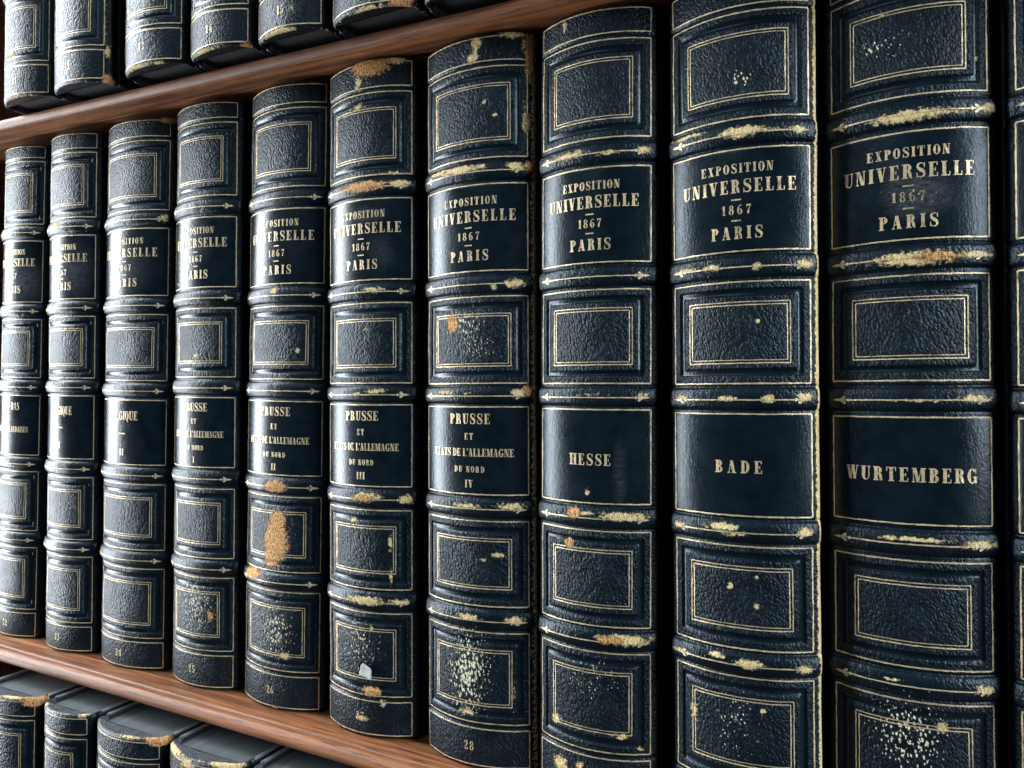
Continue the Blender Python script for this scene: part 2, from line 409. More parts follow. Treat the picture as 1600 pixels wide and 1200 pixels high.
class Book:
    """geometry of one spine; all numbers in mm in the book's own frame (x across, y into the shelf, z up)"""
    def __init__(s, cf, H, dv, shrink, patches, level, seed, step):
        s.cf, s.H, s.dv, s.patches, s.level, s.seed, s.step = cf, H, dv, patches, level, seed, step
        s.R = cf / math.sin(THALF); s.uf = s.R * THALF
        rnd = random.Random(seed)
        s.gloss = rnd.uniform(-1, 1)
        s.panels = []
        for a, b in PANELS:
            ja, jb = rnd.uniform(-.35, .35), rnd.uniform(-.35, .35)
            s.panels.append((a + dv + shrink + ja, b + dv - shrink + jb))
        s.bands = [((s.panels[i][1] + s.panels[i + 1][0]) / 2, (s.panels[i + 1][0] - s.panels[i][1]) / 2) for i in range(5)]
        # profile table
        ds = 0.02
        s1 = s.uf + 0.7; r2 = 3.3; phi1 = s1 / s.R; pe = math.radians(86)
        s2 = s1 + r2 * (pe - phi1); s.s2 = s2; s.umax = s2 + 4.0
        t = np.arange(0, s.umax + ds, ds)
        phi = np.where(t < s1, t / s.R, np.where(t < s2, phi1 + (t - s1) / r2, pe))
        x = np.concatenate([[0], np.cumsum(np.cos((phi[1:] + phi[:-1]) / 2)) * ds])
        y = np.concatenate([[0], np.cumsum(np.sin((phi[1:] + phi[:-1]) / 2)) * ds]) - s.R * (1 - math.cos(THALF))
        s.tab = (t, x, y, phi)
        s.half = float(x[-1]); s.yend = float(y[-1])

    def prof(s, u):
        a = np.abs(u); sg = np.sign(u)
        t, x, y, phi = s.tab
        p = np.interp(a, t, phi)
        return sg * np.interp(a, t, x), np.interp(a, t, y), sg * np.sin(p), -np.cos(p)

    def point(s, u, v, lift):
        x, y, nx, ny = s.prof(u)
        return np.stack([x + nx * lift, y + ny * lift, v + 0 * u], -1) * MM

    def edge_fade(s, u):
        return np.clip((s.s2 - 0.4 - np.abs(u)) / 2.4, 0, 1)

    def band_h(s, u, v, i):
        zc, hw = s.bands[i]
        w = min(hw - 0.5, 4.2)
        t = np.clip(np.abs(v - zc) / w, 0, 1)
        wob = 0.10 * (vnoise(u * 0.35, np.full_like(u, i * 3.0), s.seed) - .5)
        h = 1.3 * np.sqrt(np.clip(1 - (t / 0.80) ** 2.2, 0, 1)) + wob * (t < .8)
        return h * (0.2 + 0.8 * s.edge_fade(u)) * (t < 1) - 0.16 * np.exp(-((t - .90) / .07) ** 2)

    def label_h(s, u, v):
        return 0.13 + 0.05 * (vnoise(u * .12, v * .09, s.seed + 9) - .5)

    def spine_h(s, u, v):
        h = 0.30 * (vnoise(u * .10, v * .07, s.seed) - .5)
        sm = np.zeros_like(u)
        for i in PLAIN:
            a, b = s.panels[i]
            m = 3.35; wd = 1.05
            du = np.abs(u) - (s.uf - m); dv = np.abs(v - (a + b) / 2) - ((b - a) / 2 - m)
            d = np.maximum(du, dv)                       # signed distance-like to the blind roll
            ch = np.clip(1 - (d / wd) ** 2, 0, 1)
            h = h - 0.42 * np.sqrt(ch) + 0.14 * np.exp(-((np.abs(d) - wd - .25) / .28) ** 2)
            sm = np.maximum(sm, np.clip((ch - .02) * 8, 0, 1))
            # the leather sinks a little along the gilt rules
            d2 = np.maximum(np.abs(u) - s.uf, np.abs(v - (a + b) / 2) - (b - a) / 2)
            h = h - 0.12 * np.exp(-(d2 / .45) ** 2)
            d3 = np.maximum(np.abs(u) - (s.uf - 6.3), np.abs(v - (a + b) / 2) - ((b - a) / 2 - 6.3))
            h = h - 0.10 * np.exp(-((d3 + .4) / .8) ** 2)
        for i in (2, 4):                                 # under the labels
            a, b = s.panels[i]
            ins = np.clip((.6 - np.maximum(np.abs(u) - s.uf, np.abs(v - (a + b) / 2) - (b - a) / 2)) / .5, 0, 1)
            h = h - 0.25 * ins
        for zc, hw in s.bands:
            w = min(hw - 0.5, 4.2)
            t = np.abs(v - zc)
            h = h - 0.55 * np.clip((w - .25 - t) / .5, 0, 1)
            sm = np.maximum(sm, np.clip((hw - .2 - t) / .6, 0, 1) * .75)
        for z0 in (s.panels[0][0] - 1.1, s.panels[5][1] + 1.1):   # creases between the double head and tail rules
            h = h - 0.25 * np.exp(-((v - z0) / .55) ** 2)
            sm = np.maximum(sm, np.exp(-((v - z0) / .9) ** 2) * .8)
        h = h - 0.8 * np.exp(-((np.abs(u) - (s.s2 + 2.0)) / .8) ** 2)
        return h, sm

    def wear(s, u, v):
        sc = np.zeros_like(u); rw = np.zeros_like(u); sp = np.zeros_like(u); du = np.zeros_like(u)
        for k, pu, pv, ru, rv, st in s.patches:
            d = np.sqrt(((u - pu) / ru) ** 2 + ((v - pv) / rv) ** 2) * (1.12 if k == 's' else 1.0)
            f = st * np.clip(1 - 0.5 * d, 0, 1)
            if k == 's': sc = np.maximum(sc, f)
            elif k == 'r': rw = np.maximum(rw, f)
            elif k == 'd': du = np.maximum(du, st * np.clip(1.2 - .7 * d, 0, 1))
            else: sp = np.maximum(sp, np.clip(1.3 - 0.65 * d, 0, 1) * st)
        # rubbed head and tail edges and joints
        e = np.maximum(0, np.minimum(v, s.H - v)) + 3.0 * np.maximum(0, -np.minimum(v, s.H - v))
        n = vnoise(u * .28 + 50, v * .02, s.seed + 3)
        sc = np.maximum(sc, s.level * (0.25 + 0.5 * n) * np.exp(-(e / .8) ** 2))
        n = vnoise(v * .09, u * .05, s.seed + 5)
        sc = np.maximum(sc, s.level * (0.15 + 0.42 * n) * np.exp(-((np.abs(u) - s.s2 + .4) / 1.2) ** 2))
        return sc, rw, sp, du

    def attrs(s, u, v, sm, band=None):
        sc, rw, sp, du = s.wear(u, v)
        if band is not None:
            zc = s.bands[band][0]
            n = vnoise(u * .30, np.full_like(u, band * 7.3), s.seed + 21)
            n2 = vnoise(u * .9, v * .9, s.seed + 22)
            sc = np.maximum(sc, s.level * (0.06 + 0.42 * n + .10 * n2) * np.exp(-((v - zc + .4) / 1.3) ** 2))
        return {'scuff': sc, 'raw': rw, 'speck': sp, 'dust': du, 'smooth': sm, 'seed': np.full_like(u, s.seed * 7.13), 'gloss': np.full_like(u, s.gloss)}

    # ---------------------------------------------------------------- meshes
    def u_line(s, umax, step):
        n = int(math.ceil(2 * umax / step)) | 1
        return np.linspace(-umax, umax, n + 1)

    def spine(s, parent):
        H = s.H
        rows = []                                        # (z, inset, lens t)
        vb = list(np.arange(2.2, H - 2.2, s.step))
        lens = [0.12, .3, .55, .8, 1.0]
        rim = [(1.4, .04), (.75, .22), (.32, .55), (.08, .95), (0.0, 1.35)]
        rows += [(4.0, 1.35, 1.0)]
        rows += [(0.12, 1.35, t) for t in reversed(lens)]
        rows += [(z, i, 0) for z, i in reversed(rim)]
        rows += [(z, 0, 0) for z in vb]
        rows += [(H - z, i, 0) for z, i in rim]
        rows += [(H - 0.12 - (0.0 if t > .9 else 0.0), 1.35, t) for t in lens]
        rows += [(H - 4.0, 1.35, 1.0)]
        zz = np.array([r[0] for r in rows]); ins = np.array([r[1] for r in rows]); lt = np.array([r[2] for r in rows])
        U = s.u_line(s.umax, s.step)
        u, v = np.meshgrid(U, zz)
        h, sm = s.spine_h(u, v)
        h = h * (ins[:, None] < 1.3)
        x, y, nx, ny = s.prof(u)
        lift = h - ins[:, None]
        px = x + nx * lift; py = y + ny * lift
        ych = 1.2
        t = lt[:, None]
        py = py + (np.maximum(ych, py) - py) * t
        px = px * (1 - .02 * t)
        wav = 0.35 * (vnoise(u * .15, v * 0 + 3, s.seed + 31) - .5) * np.clip((np.abs(v - H / 2) - H / 2 + 3) / 3, 0, 1)
        P = np.stack([px, py, v + wav], -1) * MM
        sgn = np.sign(v - H / 2)
        ve = v + sgn * t * 7.0
        rim_sm = (ins > .1).astype(float)[:, None] * .5
        o = grid_mesh('spine', P, LEATHER, parent, np.stack([u, ve], -1) * .01, {**s.attrs(u, ve, np.maximum(sm, rim_sm)), 'dust': np.clip(ins[:, None] - .5, 0, .8) * (v > H / 2)})
        return o

    def band(s, i, parent):
        zc, hw = s.bands[i]
        w = min(hw - 0.5, 4.2)
        U = s.u_line(s.s2 + 1.0, s.step)
        V = zc + np.linspace(-w, w, int(2 * w / 0.28))
        u, v = np.meshgrid(U, V)
        h = s.band_h(u, v, i)
        h0, _ = s.spine_h(u, np.full_like(u, zc - hw))
        t = np.abs(v - zc) / w
        lift = h - 0.02 + 0 * h0
        P = s.point(u, v, lift)
        sm = np.full_like(u, .55)
        return grid_mesh('raised_band', P, LEATHER, parent, np.stack([u, v], -1) * .01, s.attrs(u, v, sm, i))

    def label(s, i, parent, name):
        a, b = s.panels[i]; m = .75
        U = s.u_line(s.uf + m, s.step * 1.3)
        V = np.linspace(a - m, b + m, int((b - a) / s.step / 1.3))
        u, v = np.meshgrid(U, V)
        d = np.minimum(s.uf + m - np.abs(u), (b - a) / 2 + m - np.abs(v - (a + b) / 2))
        lift = s.label_h(u, v) - 0.35 * np.clip(1 - d / .35, 0, 1)
        return grid_mesh(name, s.point(u, v, lift), LEATHER, parent, np.stack([u, v], -1) * .01, s.attrs(u, v, np.ones_like(u)))

    def gilt(s, name, quads, hfun, parent, fade=1.0):
        """quads: lists of (u, v) points, laid on the surface hfun with a hair of thickness"""
        if not quads: return None
        U, V, F, LF = [], [], [], []
        for k, q in enumerate(quads):
            j = len(U)
            for (uu, vv) in q:
                U.append(uu); V.append(vv); LF.append(0.09 + 0.0035 * (k % 17))
            F.append(tuple(range(j, j + len(q))))
        u = np.array(U); v = np.array(V)
        P = s.point(u, v, hfun(u, v) + np.array(LF))
        me = bpy.data.meshes.new(name)
        me.from_pydata(P.tolist(), [], F)
        uvl = me.uv_layers.new(name='UVMap')
        li = np.zeros(len(me.loops), dtype=np.int32); me.loops.foreach_get('vertex_index', li)
        uvl.data.foreach_set('uv', (np.stack([u, v], -1) * .01)[li].reshape(-1).astype(np.float32))
        sc, rw, sp, du = s.wear(u, v)
        for an, av in (('scuff', sc), ('raw', rw), ('speck', sp), ('dust', du), ('seed', np.full_like(u, s.seed * 7.13)), ('fade', np.full_like(u, fade))):
            at = me.attributes.new(an, 'FLOAT', 'POINT'); at.data.foreach_set('value', av.astype(np.float32))
        me.materials.append(GILT)
        return link(bpy.data.objects.new(name, me), parent)

def rule(u0, v0, u1, v1, w, jit=None):
    """a gilt rule from point to point as a chain of short quads, slightly uneven in width"""
    L = math.hypot(u1 - u0, v1 - v0); n = max(1, int(L / 1.3))
    dx, dy = (u1 - u0) / L, (v1 - v0) / L
    pts = []
    for i in range(n + 1):
        t = i / n
        ww = w * (1 + (jit.uniform(-.22, .22) if jit else 0)) / 2
        o = jit.uniform(-.05, .05) if jit else 0
        cx, cy = u0 + (u1 - u0) * t - dy * o, v0 + (v1 - v0) * t + dx * o
        pts.append(((cx - dy * ww, cy + dx * ww), (cx + dy * ww, cy - dx * ww)))
    return [[pts[i][1], pts[i + 1][1], pts[i + 1][0], pts[i][0]] for i in range(n)]

def box_rules(u, v0, v1, w, jit):
    return (rule(-u, v0, u, v0, w, jit) + rule(-u, v1, u, v1, w, jit) +
            rule(-u, v0, -u, v1, w, jit) + rule(u, v0, u, v1, w, jit))

def leaf(cu, cv, ru, rv, rot=0, n=9):
    c, s_ = math.cos(rot), math.sin(rot)
    return [[(cu + ru * math.cos(a) * c - rv * math.sin(a) * s_, cv + ru * math.cos(a) * s_ + rv * math.sin(a) * c)
             for a in (2 * math.pi * k / n for k in range(n))]]

def fleuron(u, v, d):
    """little trefoil arrow ending a gilt fillet; d = +1 points right, -1 left"""
    return (leaf(u + d * .1, v, .80, .62) + leaf(u - d * .45, v + .72, .72, .46, d * -.6) + leaf(u - d * .45, v - .72, .72, .46, d * .6)
            + leaf(u + d * 1.35, v, .70, .44) + [[(u + d * 1.9, v + .26), (u + d * 3.0, v), (u + d * 1.9, v - .26)]][:: 1]
            + leaf(u - d * 1.75, v, .42, .55))

TITLE = [("EXPOSITION", 5.9, 2.9, 22.3), ("UNIVERSELLE", 11.5, 4.2, 36.0), ("_", 15.7, .42, 2.9), ("1867", 18.8, 2.9, 9.0), ("_", 22.2, .42, 2.9), ("PARIS", 26.0, 3.9, 15.8)]

def lettering(lines, top, k):
    q = []
    for txt, dy, h, span in lines:
        if txt == "_": q += [rect(-span / 2, top - dy - h / 2, span / 2, top - dy + h / 2)]
        else: q += text_quads(txt, 0.0, top - dy, h, span * k if span else None)
    return q

def prism_box(bk, name, x0, x1, y0, y1, z0, z1, r, mat, parent, seg=3):
    bm = bmesh.new()
    bmesh.ops.create_cube(bm, size=1.0)
    for vt in bm.verts:
        vt.co = Vector((x0 + (vt.co.x + .5) * (x1 - x0), y0 + (vt.co.y + .5) * (y1 - y0), z0 + (vt.co.z + .5) * (z1 - z0))) * MM
    if r: bmesh.ops.bevel(bm, geom=list(bm.edges), offset=r * MM, segments=seg, profile=.5, affect='EDGES')
    me = bpy.data.meshes.new(name); bm.to_mesh(me); bm.free()
    me.materials.append(mat)
    return link(bpy.data.objects.new(name, me), parent)

def make_book(label, group, right, yf, lean, base_z, H, cf, dv=0., shrink=0., patches=(), level=.6, seed=1, step=.55, number=None, volume=None, title=True, rows=None, fade=1.0):
    b = Book(cf, H, dv, shrink, patches, level, seed, step)
    t = empty('book', label, 'book', group)
    xc = right - cf                                       # at camera height
    t.location = ((xc + lean * base_z) * MM, yf * MM, base_z * MM)
    t.rotation_euler = (0, math.atan(lean), 0)
    jit = random.Random(seed * 31 + 5)
    sp = b.spine(t)
    hs = lambda u, v: b.spine_h(u, v)[0]
    hl = lambda u, v: b.label_h(u, v)
    rows = range(6) if rows is None else rows
    for i in rows:
        a, c = b.panels[i]
        if i in PLAIN:
            q = box_rules(b.uf, a, c, .44, jit)
            m = 6.3
            q += box_rules(b.uf - m, a + m, c - m, .34, jit) + box_rules(b.uf - m - .95, a + m + .95, c - m - .95, .29, jit)
            b.gilt('gilt_frame', q, hs, sp, fade)
        elif title:
            nm = 'title_label' if i == 4 else 'volume_label'
            lb = b.label(i, t, nm)
            b.gilt('gilt_frame', box_rules(b.uf, a, c, .44, jit), hl, lb, fade)
            k = min(1.0, (2 * b.uf - 4) / 42.0) * 1.04
            b.gilt('gilt_lettering', lettering(TITLE if i == 4 else volume, c, k), hl, lb, fade)
    for i in range(5):
        if i not in rows and i + 1 not in rows: continue
        bd = b.band(i, t)
        zc = b.bands[i][0] - .35
        q = rule(-b.uf + 4.3, zc, b.uf - 4.3, zc, .40, jit) + fleuron(b.uf - 3.6, zc, 1) + fleuron(-b.uf + 3.6, zc, -1)
        b.gilt('gilt_fillet', q, (lambda i_: lambda u, v: b.band_h(u, v, i_))(i), bd, fade)
    # head and tail fillets
    a, c = b.panels[0][0] - 2.2, b.panels[5][1] + 2.2
    if 0 in rows:
        b.gilt('gilt_tail_fillet', box_rules(b.uf, 1.55, a, .42, jit), hs, sp, fade)
        if number: b.gilt('volume_number', text_quads(number, -.3, (a + 1.5) / 2, 3.3, None, .85), hs, sp, fade)
    if 5 in rows:
        b.gilt('gilt_head_fillet', box_rules(b.uf, c, H - 1.75, .42, jit), hs, sp, fade)
    # boards and text block
    y0 = b.yend - 1.0; th = 2.7; hw = b.half + .3
    D = 172.0
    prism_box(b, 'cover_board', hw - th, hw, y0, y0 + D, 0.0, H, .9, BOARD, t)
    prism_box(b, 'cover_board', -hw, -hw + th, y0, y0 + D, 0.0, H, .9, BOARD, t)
    prism_box(b, 'page_block', -hw + th + .02, hw - th - .02, 1.6, y0 + D - 4, 2.2, H - 2.2, .3, PAGES, t, 1)
    return t, b

def zs(x): return -139.3 - 0.0105 * (x + 660.0)          # the shelves sag very slightly to the right
W = {
 1:[('s',2.3,133.4,6.13,1.73,0.6),('s',1.5,96,5.13,1.73,0.6),('d',9.5,191.9,7.41,8.25,0.45)],
 2:[('s',-4,219.7,6.93,2.65,0.8),('s',-3.6,137.5,7.47,1.99,0.7),('s',-4.5,178.3,6.34,1.66,0.6),('d',9.4,194.8,6.01,11.13,0.35)],
 3:[('r',23.7,266.3,4.2,2.16,1.1),('s',22,218.3,2.62,2.47,0.9),('s',1.6,134.5,6.96,1.25,0.6),('s',18.1,-1.9,6.17,0.92,0.8),('d',2.6,192.6,8.65,8.09,0.3)],
 4:[('s',1.7,38.1,4.22,5.26,0.45),('s',4.4,29.6,3.89,5.25,0.45),('s',-14.5,185.6,4.3,1.21,0.7),('s',0.8,151.8,1.74,1.17,1),('r',10,33.6,1.36,2.03,1),('p',0.9,38,8.67,9.95,0.95),('p',11.8,41.8,1.97,4.06,0.7),('d',-2.4,203.7,7.9,7.66,0.3)],
 5:[('s',-0.3,179.6,2.31,1.65,1),('s',2,38.1,3.6,3.84,0.5),('s',3.5,30.1,3.47,5.48,0.55),('s',7.1,23.6,2.57,1.91,1),('s',11.2,154.1,1.2,1.64,1),('s',-6.4,180,9.5,1.11,0.5),('r',1.8,95.7,5.44,2.47,1.1),('r',2.4,80.6,3.57,4.12,1.15),('r',1.5,72.3,5.48,8.24,1.2),('r',-1.3,65.7,3.57,4.96,1.1),('r',-12.8,56.5,5.9,2.25,1.1),('r',2.6,0.4,1.77,1.1,1),('p',2.1,34,6.47,10.43,1),('d',-8.1,196.9,5.13,3.91,0.3)],
 6:[('s',13.5,268.7,7.33,1.78,1),('s',-1.3,260.9,2.69,5.15,0.8),('s',-2,251.7,4.78,2.32,0.8),('s',16.8,219.3,5.12,1.78,1),('s',15,223.9,5.69,1.01,0.8),('s',-6.6,219,7.9,1.56,0.9),('s',6.2,177.5,5.69,1.53,0.9),('s',7.6,137.3,6.67,1.52,0.85),('s',-1.2,136.2,6.66,1.28,0.7),('s',2.5,95.2,7.9,2.29,1),('s',19.3,94.7,3.04,2.28,1),('s',12.9,77.2,1.31,3.54,0.9),('s',13.2,63.4,1.04,5.05,0.8),('s',-3.5,85.8,2.84,1.54,0.8),('s',2.5,54.3,9.7,2.04,1),('s',16.8,54.4,5.09,1.51,0.9),('s',2.5,162,3.66,1.79,0.55),('s',9.8,14.1,1.61,2.02,0.9),('s',0.4,7.2,3.81,1.27,1),('s',4.9,43.1,1.45,1.02,1),('r',4.2,267.2,8,3.58,1.1),('r',1.3,219,10.06,2.05,1),('r',2.5,94.7,4.25,1.53,0.9),('r',4.9,18.1,4.05,2.03,1),('p',-0.5,36.8,6.5,8.18,0.85),('p',9,39.2,2.72,5.06,0.45),('d',-0.6,207.6,7.89,2.57,0.35),('d',9,192.5,3.83,5.08,0.2)],
 7:[('s',3.4,266.8,2.84,2.13,1),('s',1.8,261.4,3.17,2.13,1),('s',2.9,264.1,1.3,3.31,0.9),('s',17,268.9,5.62,1.64,1),('s',22.1,265,2.37,3.28,0.9),('s',-3.8,220.3,11.2,1.91,1),('s',-13.1,221,9.75,1.22,0.9),('s',6.1,220.6,2.99,1.88,0.8),('s',18,220.2,4.21,1.87,1),('s',22,236.1,1.89,4.69,1),('s',21.3,241.9,1.18,3.75,0.7),('s',6.6,244.6,0.99,0.94,1),('s',10.5,239.6,0.96,0.94,1),('s',10.1,176.2,1.2,1.4,1),('s',17.8,177.4,4.67,1.87,1),('s',-9.8,137.9,8.96,1.21,0.8),('s',0.7,137.3,5.36,0.94,0.6),('s',19.3,137.7,3.74,1.87,1),('s',-0.8,96.1,8.23,1.42,0.8),('s',16.4,96.4,7.45,1.63,0.9),('s',11.2,78.6,3.08,1.17,1),('s',4.9,76.4,3.51,0.94,0.7),('s',-0.1,55.2,5.95,1.65,0.9),('s',17.4,55.1,3.95,1.86,1),('s',16.9,29.7,0.93,11.61,0.62),('s',-1.1,20.3,4.39,1.18,0.9),('s',23.2,43.4,0.95,2.33,0.6),('r',23.5,262.1,1.91,9.86,1),('r',-7.4,163.6,2.57,3.6,1),('r',22.9,220.4,1.66,2.11,1),('r',22.5,236.1,1.19,2.81,1),('r',22.1,138.4,1.42,2.33,1),('p',-1.2,162.9,6.66,4.74,0.9),('p',3.3,155.2,6.17,4.24,0.6),('p',-1,34.9,6.59,11.8,1.25)],
 8:[('s',-10,266.4,1.14,2.46,1),('s',-7.7,220.3,8.05,1.78,0.9),('s',6.4,219.5,6.12,1.08,0.8),('s',18.2,220.2,2.66,1.51,1),('s',17.1,178.4,3.95,1.08,0.7),('s',-0.2,138,12.78,1.09,0.6),('s',18.3,138.2,2.66,1.29,0.8),('s',11.9,97.1,10.31,1.72,1),('s',-1.3,97.7,4.71,1.31,0.8),('s',11.3,56,10.3,2.15,1),('s',-0.6,104.7,1.17,1.52,0.9),('s',-13,24.9,2.77,2.01,0.9),('s',10.9,23.5,2.79,1.5,0.9),('s',17.3,19.4,1.75,1.07,0.8),('s',-11.5,9.9,3.52,3.12,1),('s',-3.5,11.5,1.95,1.75,0.9),('s',21.7,23.9,0.92,8.58,0.5),('r',-5.4,97.7,2.79,1.76,1),('r',7.7,55.7,4.32,1.51,0.9),('r',-7.5,86.9,2.12,1.55,1),('p',-0,41.4,7.85,4.78,0.6),('p',2.2,46.5,3.15,2.16,0.6),('d',10.4,110.6,1.72,8.6,0.22)],
 9:[('s',2,220.5,8,2.19,1),('s',18.2,220,2.56,1.38,1),('s',-16,222.4,7.86,1.04,0.9),('s',11.5,220.5,6.02,0.79,0.7),('s',-7.2,178.9,3.49,1.22,1),('s',5.9,178.4,1.58,1.58,1),('s',19.9,178.9,3.06,1.77,1),('s',-16.4,179.1,5.27,1.04,0.8),('s',-3.5,137.8,4.15,1.2,0.9),('s',8.9,137.6,2.37,1.57,1),('s',19.5,138.3,3.04,1.57,1),('s',-18.1,138.2,4.4,1.25,0.8),('s',-4.8,97.9,6.72,1.61,0.9),('s',-0.8,95.9,4.85,1.19,0.8),('s',19.1,97.2,2.81,1.76,1),('s',-19.9,96.7,3.47,1.47,0.8),('s',-6.7,57.5,2.79,1.21,1),('s',3,56.1,4.74,1.77,1),('s',18.7,55.6,3,1.56,1),('s',-20.3,56,3.5,1.26,0.8),('s',6.1,161.6,0.79,0.99,1),('s',-2.9,79.4,1.03,1.6,1),('s',5.1,82.9,0.79,0.79,1),('s',5.1,74,0.98,1.18,1),('s',-15.2,37.4,2.02,5.36,0.8),('s',6.7,42.1,0.98,0.98,1),('s',-0.3,37.4,5.62,7.93,0.42),('p',1.2,237.2,2.81,1.99,1),('p',-1.3,37.2,6.07,8.34,0.55)],
 10:[('s',0.4,220.5,12.07,2.04,1),('s',9.4,220.5,9.68,1.1,0.8),('s',21.1,221.5,3.33,1.83,1),('s',-6.3,220.4,6.68,1.13,0.7),('s',-6.4,251.7,2.87,0.94,0.7),('s',1.7,179.2,12.23,2.4,1),('s',-6.6,179.3,5.73,1.51,0.8),('s',16.8,179.7,7.55,1.27,0.9),('s',3,138.3,10.2,0.74,0.8),('s',16.4,138.8,5.99,1.45,0.9),('s',1,98.5,11.45,0.92,0.9),('s',17.8,97.6,5.72,1.45,1),('s',-5.1,57.5,3,0.75,0.8),('s',18.4,56.8,3.55,1.45,1),('s',7.5,45.4,2.27,1.64,1),('s',12.9,142.4,1.61,0.73,0.6),('s',18.7,236.1,0.9,1.46,0.8),('r',7.4,179.5,5.7,1.46,1),('p',-9.2,242.4,2.36,2.09,1.1),('p',-4.4,242.6,4.72,4.13,0.5),('p',1.8,198.6,5.94,3.69,0.38),('p',-1.1,41.8,7.38,8.85,1),('d',2.6,197.6,6.32,4.79,0.55),('d',-3.1,201,2.62,5.6,0.3)],
}
PR = lambda num: [("PRUSSE", 4.4, 3.8, 16.8), ("ET", 10.9, 2.4, 3.6), ("ETATS DE L'ALLEMAGNE", 16.8, 2.9, 34.0), ("DU NORD", 23.0, 2.2, 12.5), (num, 28.3, 2.8, None)]
BE = lambda num: [("BELGIQUE", 7.6, 4.3, 19.0), ("_", 16.4, .5, 4.2), (num, 25.4, 3.2, None)]
GM = 'large books of the middle row'
# right gilt edge (mm), half width of the gilt frame, y, lean, dv, top, number, lettering, wear level, label
MAIN = [
 (1, -879.7, 17.6, .5, .018, 1.5, 129.5, "22", [("PAYS-BAS", 5.8, 3.9, 18.), ("INDES NEERLANDAISES", 18.2, 3.0, 31.)], .35, 'dark leather book lettered PAYS-BAS, cut off by the left edge of the picture'),
 (2, -835.0, 18.6, .3, .001, 1.09, 130.1, "23", BE("I"), .38, 'narrow dark leather book lettered BELGIQUE I, second from the left in the middle row'),
 (3, -783.6, 22.5, 1.8, .0066, .18, 129.7, "24", BE("II"), .40, 'dark leather book lettered BELGIQUE II with a torn orange corner at its head'),
 (4, -737.8, 19.3, .9, -.0013, 1.66, 130.5, "25", PR("I"), .42, 'dark leather book lettered PRUSSE I with pale flecks in its lowest panel'),
 (5, -688.0, 20.9, 1.6, .0055, .96, 130.6, "26", PR("II"), .42, 'dark leather book lettered PRUSSE II with a big orange tear low on its spine'),
 (6, -641.5, 20.2, -.4, -.0096, -.47, 131.1, "27", PR("III"), .66, 'dark leather book lettered PRUSSE III with a torn head and white paper scrap'),
 (7, -590.5, 21.2, -1.1, -.0117, -.32, 130.6, "28", PR("IV"), .66, 'dark leather book lettered PRUSSE IV with a frayed right joint and speckled lowest panel'),
 (8, -544.6, 19.65, -2.5, -.0055, -.2, 130.1, None, [("HESSE", 17.0, 3.9, 16.0)], .62, 'dark leather book lettered HESSE on its smooth lower label'),
 (9, -494.5, 20.8, -2.6, -.0132, -.29, 130.3, None, [("BADE", 16.4, 3.9, 14.4)], .60, 'dark leather book lettered BADE with a pale frayed strip down its right joint'),
 (10, -447.5, 20.4, 2.1, -.012, .1, 130.4, None, [("WURTEMBERG", 16.6, 4.1, 36.0)], .60, 'dark leather book lettered WURTEMBERG with rubbed pale patches on its raised bands'),
 (11, -400.3, 20.3, 1.0, -.012, .1, 130.4, None, [], .45, 'dark leather book at the right edge of the picture, only its left gilt edge showing'),
]
W[9].append(('s', 24.9, 135, 1.5, 300, 1.05)); W[9].append(('s', 24.6, 8, 1.8, 26, .95))
W[7].append(('s', 25.2, 135, 2.0, 330, .86)); W[7].append(('r', 26.6, 200, 1.8, 110, .80))
roots = {}
for (k, rt, cf, yf, ln, dv, top, num, vol, lev, lab) in MAIN:
    bz = zs(rt - cf) + .12
    roots[k] = make_book(lab, GM, rt, yf, ln, bz, top - bz, cf, dv - (bz + 139.3), .5 if k == 10 else 0., W.get(k, ()), lev, k + 2, .55 if k > 4 else .6, num, vol,
                         fade=.75 if k < 5 else 1.0)

# white paper scrap still stuck to the foot of PRUSSE III
t6, b6 = roots[6]
def scrap():
    u0, v0 = 2.3, 25.8
    rnd = random.Random(4)
    core = [(-3.0, -1.6), (-2.2, 1.7), (-1.2, 3.3), (2.2, 2.2), (3.1, .9), (3.0, -2.9), (.6, -2.2)]
    out = []
    for (a, b), (c, d) in zip(core, core[1:] + core[:1]):     # torn, fibrous outline
        for k in range(5):
            t = k / 5
            out.append((a + (c - a) * t + rnd.uniform(-.16, .16), b + (d - b) * t + rnd.uniform(-.16, .16)))
    rings = [(1.0, .02), (.93, .14), (.6, .0), (.25, .0)]
    V = []; n = len(out)
    def put(du, dv, lift):
        x, y, nx, ny = b6.prof(np.array([u0 + du]))
        l = lift + .22 * max(0, du) ** 1.3 * .5 + .10 * max(0, dv - 1)
        V.append(((x[0] + nx[0] * l) * MM, (y[0] + ny[0] * l) * MM, (v0 + dv) * MM))
    for sc_, lf in rings:
        for du, dv in out: put(du * sc_, dv * sc_, .22 + lf + rnd.uniform(-.03, .03))
    put(0, 0, .24)
    F = []
    for r in range(len(rings) - 1):
        F += [(r * n + i, r * n + (i + 1) % n, (r + 1) * n + (i + 1) % n, (r + 1) * n + i) for i in range(n)]
    r = (len(rings) - 1) * n
    F += [(r + i, r + (i + 1) % n, len(rings) * n) for i in range(n)]
    o = mesh_obj('paper_scrap', V, F, PAPER, t6, True); o['label'] = 'small torn white paper scrap stuck on the spine'
scrap()

